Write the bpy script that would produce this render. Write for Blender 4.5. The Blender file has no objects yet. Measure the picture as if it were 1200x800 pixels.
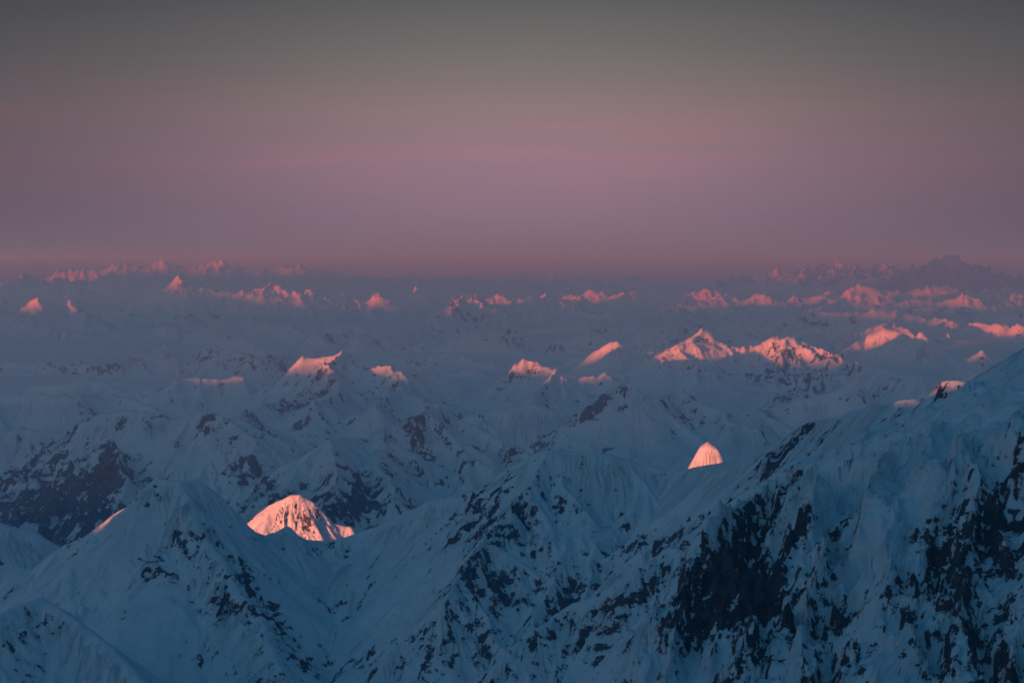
import bpy, math, random, time
import numpy as np
T0 = time.time()
SC = bpy.context.scene
KM = 1000.0
F = 2706.0; PITCH = math.atan((400 - 312) / F)

# ------------------------------------------------------------------ camera
cam = bpy.data.cameras.new('camera'); camo = bpy.data.objects.new('camera', cam)
SC.collection.objects.link(camo); SC.camera = camo
cam.sensor_width = 36.0; cam.lens = 36.0 * F / 1200.0
cam.clip_start = 10.0; cam.clip_end = 900000.0
camo.rotation_euler = (math.pi / 2 - PITCH, 0, 0)

# ------------------------------------------------------------------ light
SUN_EL = math.radians(0.6); SUN_AZ = math.radians(35)      # light travels towards +y, turned this far to +x
sun = bpy.data.lights.new('sun', 'SUN'); suno = bpy.data.objects.new('sun', sun)
SC.collection.objects.link(suno)
sun.energy = 3.5; sun.angle = math.radians(0.5); sun.color = (1.0, 0.37, 0.25)
from mathutils import Vector
LDIR = Vector((math.sin(SUN_AZ) * math.cos(SUN_EL), math.cos(SUN_AZ) * math.cos(SUN_EL), -math.sin(SUN_EL)))
suno.rotation_euler = LDIR.to_track_quat('-Z', 'Y').to_euler()

def lin(r, g, b):
    f = lambda c: (c / 255 / 12.92) if c / 255 <= .04045 else ((c / 255 + .055) / 1.055) ** 2.4
    return (f(r), f(g), f(b), 1.0)

GLOW = (.06, .19, .29)
W = bpy.data.worlds.new('World'); SC.world = W; W.use_nodes = True
nt = W.node_tree; nt.nodes.clear()
def N(t, typ, **kw):
    n = t.nodes.new(typ)
    for k, v in kw.items(): setattr(n, k, v)
    return n
def mathn(t, op, a, b=None, c=None):
    n = t.nodes.new('ShaderNodeMath'); n.operation = op
    for i, v in enumerate((a, b, c)):
        if v is None: continue
        if isinstance(v, (int, float)): n.inputs[i].default_value = v
        else: t.links.new(v, n.inputs[i])
    return n.outputs[0]
tc = N(nt, 'ShaderNodeTexCoord'); sep = N(nt, 'ShaderNodeSeparateXYZ'); nt.links.new(tc.outputs['Generated'], sep.inputs[0])
X_, Y_, Z_ = sep.outputs
el = mathn(nt, 'ARCSINE', Z_)
el = mathn(nt, 'MULTIPLY', el, 180 / math.pi)
az = mathn(nt, 'MULTIPLY', mathn(nt, 'ARCTAN2', X_, Y_), 180 / math.pi)
ramp = N(nt, 'ShaderNodeValToRGB')
pos = mathn(nt, 'DIVIDE', mathn(nt, 'MAXIMUM', el, 0.0), 90.0)
pos = mathn(nt, 'POWER', pos, 0.5)
nt.links.new(pos, ramp.inputs[0])
stops = [(0.0, (92, 98, 168)), (1.2, (136, 115, 152)), (2.6, (153, 122, 143)), (3.8, (147, 123, 130)), (5.2, (117, 111, 109)), (6.8, (88, 87, 85)), (12, (46, 72, 88)), (30, (14, 82, 124)), (90, (6, 74, 118))]
els = ramp.color_ramp.elements
while len(els) < len(stops): els.new(0.5)
for e, (a, c) in zip(els, stops):
    e.position = math.sqrt(a / 90); e.color = lin(*c)
# pink twilight sky, brightest near the view axis; vignette-like darkening painted to both sides
a1 = mathn(nt, 'POWER', mathn(nt, 'DIVIDE', mathn(nt, 'SUBTRACT', az, 0.5), 10.0), 2.0)
fall = mathn(nt, 'POWER', 2.718, mathn(nt, 'MULTIPLY', a1, -1.0))
low = mathn(nt, 'POWER', 2.718, mathn(nt, 'MULTIPLY', el, -0.03))
side = mathn(nt, 'ADD', mathn(nt, 'MULTIPLY', mathn(nt, 'SUBTRACT', 1.0, fall), mathn(nt, 'MULTIPLY', low, -0.80)), 1.0)
# faint wisps of high cloud
mp = N(nt, 'ShaderNodeMapping'); mp.inputs['Scale'].default_value = (5, 5, 95); nt.links.new(tc.outputs['Generated'], mp.inputs[0])
ns = N(nt, 'ShaderNodeTexNoise'); ns.inputs['Scale'].default_value = 1.3; ns.inputs['Detail'].default_value = 4; nt.links.new(mp.outputs[0], ns.inputs['Vector'])
mr = N(nt, 'ShaderNodeMapRange'); mr.inputs['From Min'].default_value = .52; mr.inputs['From Max'].default_value = .78; nt.links.new(ns.outputs[0], mr.inputs[0])
band = mathn(nt, 'POWER', 2.718, mathn(nt, 'MULTIPLY', mathn(nt, 'POWER', mathn(nt, 'DIVIDE', mathn(nt, 'SUBTRACT', el, 3.3), 1.3), 2.0), -1.0))
wisp = mathn(nt, 'MULTIPLY', mathn(nt, 'MULTIPLY', mr.outputs[0], band), 0.20)
def wisp_at(a0, wa_, e0, we_, tilt, amt):
    da = mathn(nt, 'SUBTRACT', az, a0); de = mathn(nt, 'SUBTRACT', mathn(nt, 'SUBTRACT', el, e0), mathn(nt, 'MULTIPLY', da, tilt))
    q = mathn(nt, 'ADD', mathn(nt, 'POWER', mathn(nt, 'DIVIDE', da, wa_), 2.0), mathn(nt, 'POWER', mathn(nt, 'DIVIDE', de, we_), 2.0))
    return mathn(nt, 'MULTIPLY', mathn(nt, 'POWER', 2.718, mathn(nt, 'MULTIPLY', q, -1.0)), mathn(nt, 'MULTIPLY', ns.outputs[0], amt * .5))
for w_ in ((-12.6, 1.6, 3.75, .22, -.08, .7), (-.5, 3.2, 2.85, .16, -.02, .5), (3.2, 2.2, 2.35, .22, .02, .45), (-5.5, 2.5, 2.6, .12, .03, .3)):
    wisp = mathn(nt, 'ADD', wisp, wisp_at(*w_))
wm = N(nt, 'ShaderNodeMix', data_type='RGBA', blend_type='MIX')
nt.links.new(wisp, wm.inputs[0]); nt.links.new(ramp.outputs[0], wm.inputs[6]); wm.inputs[7].default_value = lin(204, 124, 140)
vm = N(nt, 'ShaderNodeVectorMath', operation='SCALE'); nt.links.new(wm.outputs[2], vm.inputs[0]); nt.links.new(side, vm.inputs['Scale'])
sdir = (-math.sin(SUN_AZ), -math.cos(SUN_AZ), .12)
dt = N(nt, 'ShaderNodeVectorMath', operation='DOT_PRODUCT'); nt.links.new(tc.outputs['Generated'], dt.inputs[0]); dt.inputs[1].default_value = sdir
lobe = mathn(nt, 'POWER', mathn(nt, 'MAXIMUM', dt.outputs['Value'], 0.0), 2.5)
glow = N(nt, 'ShaderNodeVectorMath', operation='SCALE'); glow.inputs[0].default_value = GLOW; nt.links.new(lobe, glow.inputs['Scale'])
gsum = N(nt, 'ShaderNodeVectorMath', operation='ADD'); nt.links.new(vm.outputs[0], gsum.inputs[0]); nt.links.new(glow.outputs[0], gsum.inputs[1])
sky = N(nt, 'ShaderNodeTexSky', sky_type='NISHITA'); sky.sun_disc = False
sky.sun_elevation = SUN_EL; sky.sun_rotation = SUN_AZ + math.pi; sky.altitude = 5000
bg1 = N(nt, 'ShaderNodeBackground'); bg1.inputs[1].default_value = 0.40; nt.links.new(gsum.outputs[0], bg1.inputs[0])
bg2 = N(nt, 'ShaderNodeBackground'); bg2.inputs[1].default_value = 0.005; nt.links.new(sky.outputs[0], bg2.inputs[0])
ad = N(nt, 'ShaderNodeAddShader'); nt.links.new(bg1.outputs[0], ad.inputs[0]); nt.links.new(bg2.outputs[0], ad.inputs[1])
wo = N(nt, 'ShaderNodeOutputWorld'); nt.links.new(ad.outputs[0], wo.inputs[0])

SC.view_settings.view_transform = 'Standard'; SC.view_settings.look = 'None'
SC.view_settings.exposure = 1.15; SC.view_settings.gamma = 1.0
SC.cycles.volume_bounces = 3; SC.cycles.max_bounces = 5; SC.cycles.diffuse_bounces = 2
SC.cycles.use_denoising = True

HAZE_SIGMA = 2.3e-5

# ------------------------------------------------------------------ noise
rng = np.random.RandomState(7)
PERM = rng.permutation(4096).astype(np.int32)
GA = rng.uniform(0, 2 * np.pi, 4096).astype(np.float32); GX = np.cos(GA); GY = np.sin(GA)
def perlin(x, y, seed=0):
    x = np.asarray(x, np.float32); y = np.asarray(y, np.float32)
    xi = np.floor(x); yi = np.floor(y); fx = x - xi; fy = y - yi
    xi = xi.astype(np.int32) + seed * 131; yi = yi.astype(np.int32) + seed * 71
    u = fx * fx * fx * (fx * (fx * 6 - 15) + 10); v = fy * fy * fy * (fy * (fy * 6 - 15) + 10)
    x0 = PERM[xi & 4095]; x1 = PERM[(xi + 1) & 4095]
    def g(px, j, dx, dy):
        h = PERM[(px + j) & 4095]; return GX[h] * dx + GY[h] * dy
    a = g(x0, yi, fx, fy); b = g(x1, yi, fx - 1, fy)
    c = g(x0, yi + 1, fx, fy - 1); d = g(x1, yi + 1, fx - 1, fy - 1)
    a += u * (b - a); c += u * (d - c)
    return (a + v * (c - a)) * 1.5
def fbm(x, y, o, seed=0, g=.5):
    s = 0; a = 1.0
    for i in range(o):
        s = s + a * perlin(x * 2 ** i, y * 2 ** i, seed + i * 3); a *= g
    return s
def ridged(x, y, o, seed=0, g=.5):
    s = 0; a = 1.0; w = 1.0
    for i in range(o):
        n = 1 - np.abs(perlin(x * 2 ** i, y * 2 ** i, seed + i * 3)) * 1.6
        n = n * n * w; s = s + a * n; w = np.clip(n * 1.4, 0, 1); a *= g
    return s

def at(px, py, d):
    """photograph direction -> point d km away (km)"""
    dx = (px - 600) / F; dy = -(py - 400) / F
    c, s = math.cos(PITCH), math.sin(PITCH)
    y = c + dy * s; z = -s + dy * c
    return (dx / y * d, d, z / y * d)

# ------------------------------------------------------------------ ridge skeletons
SEG = []          # x0,y0,z0,x1,y1,z1, steep, foot, L, round, S0, mid
MOUNT = []        # (name, label, group, flute_amp, flute_len, rockiness, grain)
R = random.Random(11)
def mountain(name, label, flute=(5, 40), rock=.5, group=None, dark=None):
    if group is None: R.seed(11 + len(MOUNT))
    MOUNT.append(dict(name=name, label=label, group=group, fa=flute[0], fl=flute[1], rock=rock)); return len(MOUNT) - 1
SCUR = [0.0]
def jitter(pts, jit, n):
    for _ in range(n):
        out = [pts[0]]
        for a, b in zip(pts, pts[1:]):
            L = math.hypot(b[0] - a[0], b[1] - a[1])
            m = tuple((p + q) / 2 for p, q in zip(a, b))
            out.append((m[0] + R.uniform(-1, 1) * jit * L, m[1] + R.uniform(-1, 1) * jit * L, m[2] + R.uniform(-1, 1) * jit * L * .45)); out.append(b)
        pts = out
    return pts
def ridge(mid, pts, steep=1.0, foot=.5, L=.3, rnd=.004, jit=.08, sub=1, spurs=None, depth=1):
    pts = jitter(pts, jit, sub)
    SCUR[0] += 3.77
    s = SCUR[0]
    for a, b in zip(pts, pts[1:]):
        SEG.append((*a, *b, steep, foot, L, rnd, s, mid)); s += math.hypot(b[0] - a[0], b[1] - a[1])
    SCUR[0] = s
    if not spurs: return
    # spurs = (spacing, length, fall, sides, levels)
    sp, ln, fall, sides, lev = spurs
    acc = R.uniform(.2, .8) * sp; side = R.choice((-1, 1))
    for a, b in zip(pts, pts[1:]):
        l = math.hypot(b[0] - a[0], b[1] - a[1])
        if l < 1e-6: continue
        ux, uy = (b[0] - a[0]) / l, (b[1] - a[1]) / l
        while acc < l:
            t = acc / l; p = [a[i] + (b[i] - a[i]) * t for i in range(3)]
            for sd in ((side,) if R.random() < .75 else (1, -1)):
                if sides == 0 or sd == sides:
                    # lean down the crest
                    lean = (-.6 if b[2] > a[2] else .6) * R.uniform(.1, 1.0) if depth == 1 else R.uniform(.5, 1.1)
                    vx, vy = -uy * sd + ux * lean, ux * sd + uy * lean
                    q = math.hypot(vx, vy); vx /= q; vy /= q
                    ll = ln * R.uniform(.55, 1.25); n = 3
                    P = [(p[0], p[1], p[2] - .003)]
                    f = fall * R.uniform(.85, 1.15)
                    for k in range(1, n + 1):
                        c = k / n
                        wob = R.uniform(-.3, .3)
                        P.append((P[-1][0] + (vx - vy * wob) * ll / n, P[-1][1] + (vy + vx * wob) * ll / n,
                                  P[-1][2] - ll / n * f * (1.15 - .3 * c)))
                    ridge(mid, P, steep * R.uniform(.95, 1.1), foot, L * .7, rnd * .6, jit, 1 if depth == 1 else 0,
                          (sp * .42, ln * .38, fall * .95, 0, lev - 1) if lev > 1 else None, depth + 1)
            side = -side
            acc += sp * R.uniform(.6, 1.5)
        acc -= l
def pxr(mid, L_, **kw):
    ridge(mid, [at(*p) for p in L_], **kw)
TRI = []
def shelf(mid, A, B):
    """smooth snow surface ruled between two lines of (px,py,d)"""
    A = [at(*p) for p in A]; B = [at(*p) for p in B]
    for i in range(len(A) - 1):
        TRI.append((A[i], A[i + 1], B[i], mid)); TRI.append((B[i], A[i + 1], B[i + 1], mid))

FLOOR = mountain('glacier_valley', 'flat snow covered glaciers winding between the mountains', rock=0)
MOUNT[FLOOR]['fa'] = 0
# --- near right shoulder
m = mountain('snow_shoulder', 'broad smooth snow shoulder with black rock cliffs filling the lower right corner', (20, .045), .50)
sky_edge = [(1500, 270, 4.15), (1330, 345, 4.3), (1260, 382, 4.4), (1200, 416, 4.45), (1150, 449, 4.5), (1100, 473, 4.55), (1050, 491, 4.6), (1020, 508, 4.63), (975, 529, 4.67), (925, 541, 4.7)]
inner = [(1500, 500, 3.88), (1330, 505, 3.95), (1260, 498, 4.02), (1200, 502, 4.1), (1150, 506, 4.18), (1100, 520, 4.28), (1050, 530, 4.38), (1020, 536, 4.45), (975, 541, 4.56), (925, 545, 4.66)]
pxr(m, sky_edge, steep=.9, foot=.6, L=.3, rnd=.05, jit=.02, sub=1)
pxr(m, inner, steep=2.1, foot=1.55, L=.25, rnd=.012, jit=.10, sub=2, spurs=(.11, .34, 1.15, 0, 2))
shelf(m, sky_edge, inner)
SH = dict(steep=1.8, foot=1.35, jit=.1, sub=2, rnd=.008)
pxr(m, [(925, 541, 4.7), (905, 556, 4.66), (870, 586, 4.58), (838, 610, 4.5), (818, 640, 4.44), (797, 690, 4.35), (783, 745, 4.27), (774, 800, 4.19), (762, 900, 4.05)], spurs=(.07, .2, .95, 0, 2), **SH)
pxr(m, [(1010, 540, 4.45), (985, 585, 4.35), (955, 640, 4.25), (940, 700, 4.15), (925, 800, 3.99)], spurs=(.08, .18, .95, 0, 2), **SH)
pxr(m, [(925, 545, 4.66), (915, 590, 4.56), (890, 640, 4.44), (880, 700, 4.31), (870, 800, 4.12)], spurs=(.08, .18, .95, 0, 2), **SH)
pxr(m, [(1110, 520, 4.27), (1080, 580, 4.14), (1062, 640, 4.04), (1060, 720, 3.92), (1050, 830, 3.77)], spurs=(.08, .18, .95, 0, 2), **SH)
pxr(m, [(1215, 500, 4.08), (1190, 600, 3.9), (1150, 690, 3.78), (1130, 800, 3.64)], spurs=(.08, .2, .95, 0, 2), **SH)
pxr(m, [(1300, 500, 3.98), (1270, 600, 3.8), (1230, 690, 3.65), (1200, 800, 3.5)], spurs=(.08, .2, .95, 0, 2), **SH)
SHOULDER = m
# --- snow ridge behind it running up to the right with the sunlit tips
m = mountain('snow_ridge', 'smooth snow ridge rising to the right behind the shoulder with tiny sunlit tips', (4, .05), .45)
pxr(m, [(808, 549, 8.9), (850, 541, 8.6), (880, 531, 8.3), (905, 520, 8.1), (930, 505, 7.9), (960, 492, 7.6), (1000, 482, 7.3), (1040, 474, 7.0), (1052, 468, 6.9), (1070, 467, 6.85), (1085, 474, 6.8), (1097, 458, 6.7), (1105, 446, 6.65), (1122, 445, 6.6), (1140, 449, 6.55), (1180, 445, 6.4), (1260, 420, 6.2)],
    steep=1.15, foot=.85, L=.3, rnd=.012, jit=.03, sub=1, spurs=(.35, .6, .9, 0, 2))
# --- middle peak
m = mountain('rocky_snow_peak', 'central flat topped snow peak with rock buttresses below its left edge', (12, .032), .47)
pxr(m, [(455, 609, 9.35), (475, 599, 9.3), (505, 586, 9.2), (530, 581, 9.15), (560, 573, 9.1), (580, 560, 9.08), (600, 546, 9.05), (625, 531, 9.0), (638, 527, 9.0), (650, 527, 9.0), (700, 530, 9.0), (722, 534, 9.0), (740, 541, 9.0), (780, 549, 9.0), (808, 549, 8.9)],
    steep=1.15, foot=.75, L=.3, rnd=.008, jit=.03, sub=1, spurs=(.22, .6, .8, 0, 2))
pxr(m, [(645, 528, 9.0), (625, 560, 8.85), (600, 590, 8.7), (570, 625, 8.55), (545, 660, 8.4), (520, 710, 8.2)], steep=1.2, foot=.8, jit=.12, sub=2, spurs=(.14, .3, .8, 0, 2))
pxr(m, [(650, 528, 9.0), (660, 565, 8.85), (690, 600, 8.7), (660, 640, 8.55), (640, 690, 8.35), (610, 745, 8.1), (590, 800, 7.95)], steep=1.2, foot=.8, jit=.12, sub=2, spurs=(.14, .3, .8, 0, 2))
pxr(m, [(760, 546, 9.0), (745, 585, 8.85), (715, 620, 8.7), (690, 660, 8.5), (685, 700, 8.35)], steep=1.1, foot=.8, jit=.12, sub=2, spurs=(.14, .25, .8, 0, 2))
m = mountain('rock_spur', 'snow crested rock spur descending left below the central peak', (6, .03), .6)
pxr(m, [(870, 590, 6.75), (835, 605, 6.7), (805, 630, 6.65), (770, 650, 6.65), (740, 668, 6.6), (700, 695, 6.6), (650, 720, 6.6), (600, 755, 6.5), (560, 810, 6.4)], steep=1.2, foot=.8, jit=.1, sub=2, spurs=(.13, .3, .8, 0, 2))
m = mountain('fluted_snow_nub', 'small fluted snow ridge poking up left of the black cliffs', (7, .02), .5)
pxr(m, [(790, 715, 5.8), (765, 722, 5.8), (755, 716, 5.8), (745, 735, 5.8), (725, 748, 5.8), (712, 780, 5.75), (700, 820, 5.7)], steep=1.3, foot=.9, jit=.1, sub=2, spurs=(.1, .25, .9, 0, 2))
# --- left peak
m = mountain('snow_peak', 'large near snow peak on the left with a blunt two horned summit', (13, .03), .34)
pxr(m, [(-60, 690, 9.5), (0, 680, 9.6), (40, 672, 9.6), (78, 655, 9.6), (100, 640, 9.6), (130, 618, 9.5), (152, 600, 9.4), (166, 588, 9.3), (176, 572, 9.2), (184, 559, 9.1), (194, 561, 9.1), (212, 563, 9.1), (230, 561, 9.15), (240, 567, 9.15), (252, 582, 9.2), (270, 594, 9.3), (288, 611, 9.3), (300, 622, 9.35), (312, 627, 9.4), (328, 622, 9.35), (335, 616, 9.3), (346, 626, 9.3), (360, 632, 9.35), (380, 633, 9.4), (405, 628, 9.4), (430, 620, 9.4), (455, 609, 9.35)],
    steep=1.15, foot=.7, L=.3, rnd=.008, jit=.03, sub=1, spurs=(.24, .55, .8, 0, 2))
pxr(m, [(166, 588, 9.3), (150, 625, 9.05), (100, 645, 8.95), (85, 660, 8.9), (80, 690, 8.75), (90, 720, 8.6), (40, 760, 8.4)], steep=1.0, foot=.6, rnd=.015, jit=.08, sub=2, spurs=(.2, .3, .8, 0, 1))
pxr(m, [(214, 570, 9.08), (235, 620, 8.9), (265, 670, 8.7), (300, 720, 8.5), (330, 780, 8.2)], steep=1.0, foot=.7, rnd=.02, jit=.1, sub=2, spurs=(.15, .35, .8, 0, 2))
pxr(m, [(180, 568, 9.18), (180, 640, 8.95), (175, 690, 8.72)], steep=1.0, foot=.7, rnd=.02, jit=.1, sub=2, spurs=(.15, .25, .8, 0, 1))
pxr(m, [(430, 622, 9.4), (420, 680, 9.1), (400, 740, 8.8), (380, 800, 8.5)], steep=1.0, foot=.7, rnd=.02, jit=.1, sub=2, spurs=(.15, .3, .8, 0, 2))
m = mountain('snow_rib', 'low rounded snow rib crossing the lower left corner', (4, .03), .35)
pxr(m, [(-60, 735, 7.7), (0, 718, 7.8), (25, 705, 7.9), (45, 699, 7.95), (70, 712, 7.9), (110, 745, 7.8), (160, 790, 7.65), (200, 830, 7.5)], steep=.95, foot=.6, rnd=.02, jit=.06, sub=2, spurs=(.15, .3, .7, 0, 2))
m = mountain('snow_dome', 'small rounded snow dome at the left edge below the dark valley', (3, .05), .2)
pxr(m, [(-180, 680, 9.9), (-80, 630, 9.9), (-30, 620, 9.9), (0, 612, 9.9), (18, 616, 9.9), (38, 622, 9.9), (60, 636, 9.9), (78, 650, 9.9), (110, 690, 9.9)], steep=.9, foot=.6, rnd=.03, jit=.03, sub=1, spurs=(.3, .5, .8, 0, 2))
# --- sunlit peaks behind the foreground crest
m = mountain('sunlit_peak', 'brightest orange pink pyramid glowing behind the near snow crest', (26, .047), .50)
pxr(m, [(250, 650, 14.3), (270, 632, 14.2), (290, 612, 14.1), (300, 605, 14.05), (310, 597, 14), (325, 587, 14), (335, 582, 14), (342, 579, 14), (350, 579, 14), (362, 587, 14), (374, 597, 14), (380, 608, 14), (388, 612, 14), (400, 615, 14), (410, 616, 14), (422, 619, 14.1), (440, 640, 14.2)],
    steep=1.15, foot=.8, L=.3, rnd=.004, jit=.05, sub=1, spurs=(.16, .5, .9, 0, 2))
m = mountain('sunlit_snow_knob', 'small glowing orange snow knob left of the smooth ridge', (16, .19), -.2)
pxr(m, [(812, 575, 17.2), (815, 550, 17.1), (817, 532, 17), (821, 521, 17), (828, 517, 17), (834, 519, 17), (839, 521, 17), (843, 528, 17), (846, 538, 17), (851, 552, 17.1), (856, 572, 17.2)],
    steep=1.9, foot=1.4, rnd=.01, jit=.05, sub=1, spurs=(.2, .4, .9, 0, 2))
# MIDDLE DISTANCE
m = mountain('dark_rock_mountain', 'dark rock mountain banded with snow above the deep blue valley', (14, .09), .75)
K = dict(steep=1.15, foot=.5, L=.35, rnd=.003, jit=.09, sub=2)
pxr(m, [(-120, 610, 22), (-60, 590, 22), (0, 560, 21.8), (30, 540, 21.6), (60, 518, 21.4), (85, 505, 21.2), (100, 491, 21), (115, 484, 21), (150, 480, 21), (170, 481, 21), (190, 483, 21), (205, 492, 21), (225, 506, 20.9)], spurs=(.5, 1.3, .6, 0, 2), **K)
pxr(m, [(85, 508, 21.2), (110, 525, 20.5), (130, 520, 20.2), (150, 555, 19.5), (130, 600, 18.6)], spurs=(.4, .7, .6, 0, 2), **K)
m = mountain('banded_rock_peak', 'rock peak streaked with snow behind the near left summit', (12, .09), .72)
pxr(m, [(205, 492, 21), (225, 484, 20.6), (240, 477, 20.5), (255, 484, 20.4), (268, 490, 20.3), (280, 497, 20.2), (295, 515, 20), (310, 532, 20), (325, 546, 20), (350, 580, 19.5)], spurs=(.45, 1.1, .6, 0, 2), **K)
m = mountain('snow_mountain', 'broad snow mountain with dark lower face in the centre of the middle distance', (12, .09), .5)
pxr(m, [(330, 575, 17.5), (350, 548, 17.8), (372, 530, 18), (386, 514, 18.2), (400, 513, 18.5), (430, 512, 18.8), (455, 500, 19), (478, 488, 19.2), (505, 478, 19.4), (520, 477, 19.5), (535, 490, 19.5), (560, 497, 19.4), (590, 515, 19.2), (620, 530, 19), (680, 550, 19)], spurs=(.5, 1.4, .55, 0, 2), **K)
pxr(m, [(455, 500, 19), (445, 540, 18), (455, 580, 17.2)], spurs=(.4, .6, .6, 0, 2), **K)
pxr(m, [(386, 514, 18.2), (395, 550, 17.5), (370, 600, 16.6)], spurs=(.4, .6, .6, 0, 2), **K)
m = mountain('alpine_ridge', 'alpine ridge with a row of pink lit rocky tops left of centre', (16, .10), .5)
pxr(m, [(300, 480, 32), (318, 462, 32.5), (332, 444, 33), (345, 429, 33), (360, 416, 33), (375, 418, 33), (384, 416, 33), (392, 414, 33), (400, 408, 33), (408, 420, 32.8), (418, 432, 32.5), (430, 434, 32.2), (443, 426, 32), (452, 427, 32), (462, 437, 31.6), (472, 434, 31), (482, 452, 30), (500, 470, 28.5), (515, 485, 27)], spurs=(.6, 1.6, .55, 0, 2), **K)
pxr(m, [(400, 410, 33), (385, 440, 31), (370, 470, 29)], spurs=(.6, 1.0, .6, 0, 2), **K)
pxr(m, [(462, 437, 31.6), (470, 455, 29.5), (440, 475, 28)], spurs=(.6, 1.0, .6, 0, 2), **K)
m = mountain('snow_hump', 'low snowy hump in shade right of the centre mountain', (10, .1), .35)
pxr(m, [(515, 500, 25), (550, 485, 25), (580, 478, 25), (620, 472, 25), (645, 480, 25), (660, 500, 25), (690, 520, 24)], spurs=(.6, 1.2, .5, 0, 2), **K)
m = mountain('pyramid_peak', 'shaded snow pyramid with a dark rock left flank right of centre', (14, .09), .5)
pxr(m, [(640, 505, 24), (670, 485, 24), (700, 468, 24), (722, 456, 24), (741, 449, 24), (755, 460, 24), (775, 468, 24), (790, 460, 24.5), (800, 456, 24.5), (820, 470, 24.3), (850, 482, 24), (880, 500, 23)], spurs=(.6, 1.4, .55, 0, 2), **K)
m = mountain('pointed_rock_ridge', 'small dark ridge touched with pink beside the sunlit wedge', (14, .1), .55)
pxr(m, [(625, 460, 29), (640, 447, 29.5), (655, 431, 30), (668, 436, 30), (680, 441, 30), (686, 437, 30), (698, 441, 30), (708, 434, 30), (714, 437, 30), (725, 450, 29.5), (745, 465, 28)], spurs=(.6, 1.2, .55, 0, 2), **K)
m = mountain('sunlit_wedge', 'pink lit snow wedge with a sharp upright left edge near the centre', (8, .1), .15)
pxr(m, [(600, 440, 33), (612, 419, 32.5), (625, 422, 32.5), (640, 430, 32.4), (655, 434, 32.3), (675, 445, 32)], spurs=(.6, 1.0, .55, 0, 1), **K)
m = mountain('snow_horn', 'snow horn with pink left face above the central glacier', (10, .12), .3)
pxr(m, [(670, 430, 40), (690, 415, 40), (705, 406, 40), (718, 399, 40), (725, 397, 40), (735, 406, 40), (760, 412, 40), (790, 420, 40), (810, 430, 40)], spurs=(.8, 1.6, .5, 0, 2), **K)
m = mountain('twin_snow_crest', 'brightly lit pink saddle between two snow peaks on the right', (12, .12), .35)
pxr(m, [(780, 425, 37), (800, 403, 37.5), (818, 383, 38), (828, 390, 38), (838, 396, 38), (850, 401, 38), (865, 403, 38), (880, 404, 38), (893, 398, 38), (902, 394, 38)], spurs=(.7, 1.5, .5, 0, 2), **K)
m = mountain('rocky_lit_peak', 'pink lit peak with dark rock right flank beside the saddle', (16, .12), .6)
pxr(m, [(902, 394, 38), (912, 393, 38), (920, 394, 38), (930, 392, 38), (940, 399, 38), (950, 404, 38), (965, 410, 37.6), (985, 418, 37), (1010, 425, 36.5), (1040, 430, 36), (1080, 440, 35)], spurs=(.7, 1.7, .5, 0, 2), **K)
m = mountain('fluted_peak', 'fluted snow peak with a pink tip above the smooth snow ridge', (16, .10), .3)
pxr(m, [(850, 500, 23), (880, 488, 23.5), (905, 478, 24), (930, 468, 24), (955, 461, 24), (975, 458, 24), (990, 451, 24), (1005, 443, 24), (1014, 450, 24), (1025, 462, 24), (1040, 478, 24), (1080, 510, 24)], spurs=(.55, 1.4, .55, 0, 2), **K)
m = mountain('snow_pyramid', 'small snow pyramid with a pink tip just above the shoulder at right', (12, .1), .3)
pxr(m, [(1085, 455, 29), (1110, 435, 29.5), (1130, 421, 30), (1149, 408, 30), (1165, 420, 30), (1190, 432, 30), (1240, 450, 30)], spurs=(.6, 1.4, .55, 0, 2), **K)
m = mountain('triangular_peaks', 'pair of shaded triangular snow peaks streaked with rock at right', (16, .12), .5)
pxr(m, [(960, 425, 44), (990, 408, 44.5), (1015, 396, 45), (1038, 382, 45), (1050, 387, 45), (1065, 398, 44), (1078, 388, 44), (1088, 396, 44), (1105, 412, 44), (1130, 425, 43)], spurs=(.8, 1.9, .5, 0, 2), **K)
m = mountain('rocky_ridge', 'long shaded rocky ridge along the left edge of the middle distance', (16, .12), .65)
pxr(m, [(-80, 425, 40), (0, 420, 40), (35, 424, 40), (60, 421, 40), (95, 424, 40), (120, 428, 40), (150, 416, 40.5), (175, 408, 41), (194, 398, 41), (205, 408, 41), (220, 416, 41), (235, 408, 41), (255, 402, 41), (270, 410, 41), (300, 420, 40), (330, 415, 41), (360, 404, 42), (385, 412, 42), (420, 425, 41)], spurs=(.8, 1.8, .5, 0, 2), **K)
m = mountain('snow_bench', 'low snowy bench with a pink strip at the foot of the rocky ridge', (6, .12), .2)
pxr(m, [(195, 455, 33), (212, 440, 33.5), (230, 441, 33.5), (250, 443, 33.5), (268, 442, 33.5), (277, 440, 33.5), (290, 455, 33)], spurs=(.8, 1.2, .5, 0, 1), **K)
m = mountain('low_snow_hills', 'low rolling snow hills in shade at the far left of the valley', (10, .1), .45)
pxr(m, [(-100, 470, 29), (-20, 462, 29), (40, 458, 29), (90, 462, 29), (125, 458, 30), (150, 466, 29), (190, 480, 28)], spurs=(.7, 1.4, .45, 0, 2), **K)
pxr(m, [(-80, 530, 23.5), (0, 505, 24), (40, 500, 24), (70, 506, 24)], spurs=(.7, 1.4, .45, 0, 2), **K)
m = mountain('glacier_knolls', 'low rock knolls breaking the glacier in the middle of the view', (10, .1), .5)
for pl in ([(515, 402, 50), (545, 392, 50), (575, 388, 50), (600, 383, 50), (610, 395, 50)], [(440, 445, 36), (470, 438, 37), (500, 430, 38)], [(930, 440, 33), (960, 432, 33), (990, 436, 33)], [(230, 500, 26), (270, 488, 27), (300, 480, 28)]):
    pxr(m, pl, spurs=(.7, 1.2, .45, 0, 1), **K)

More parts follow.
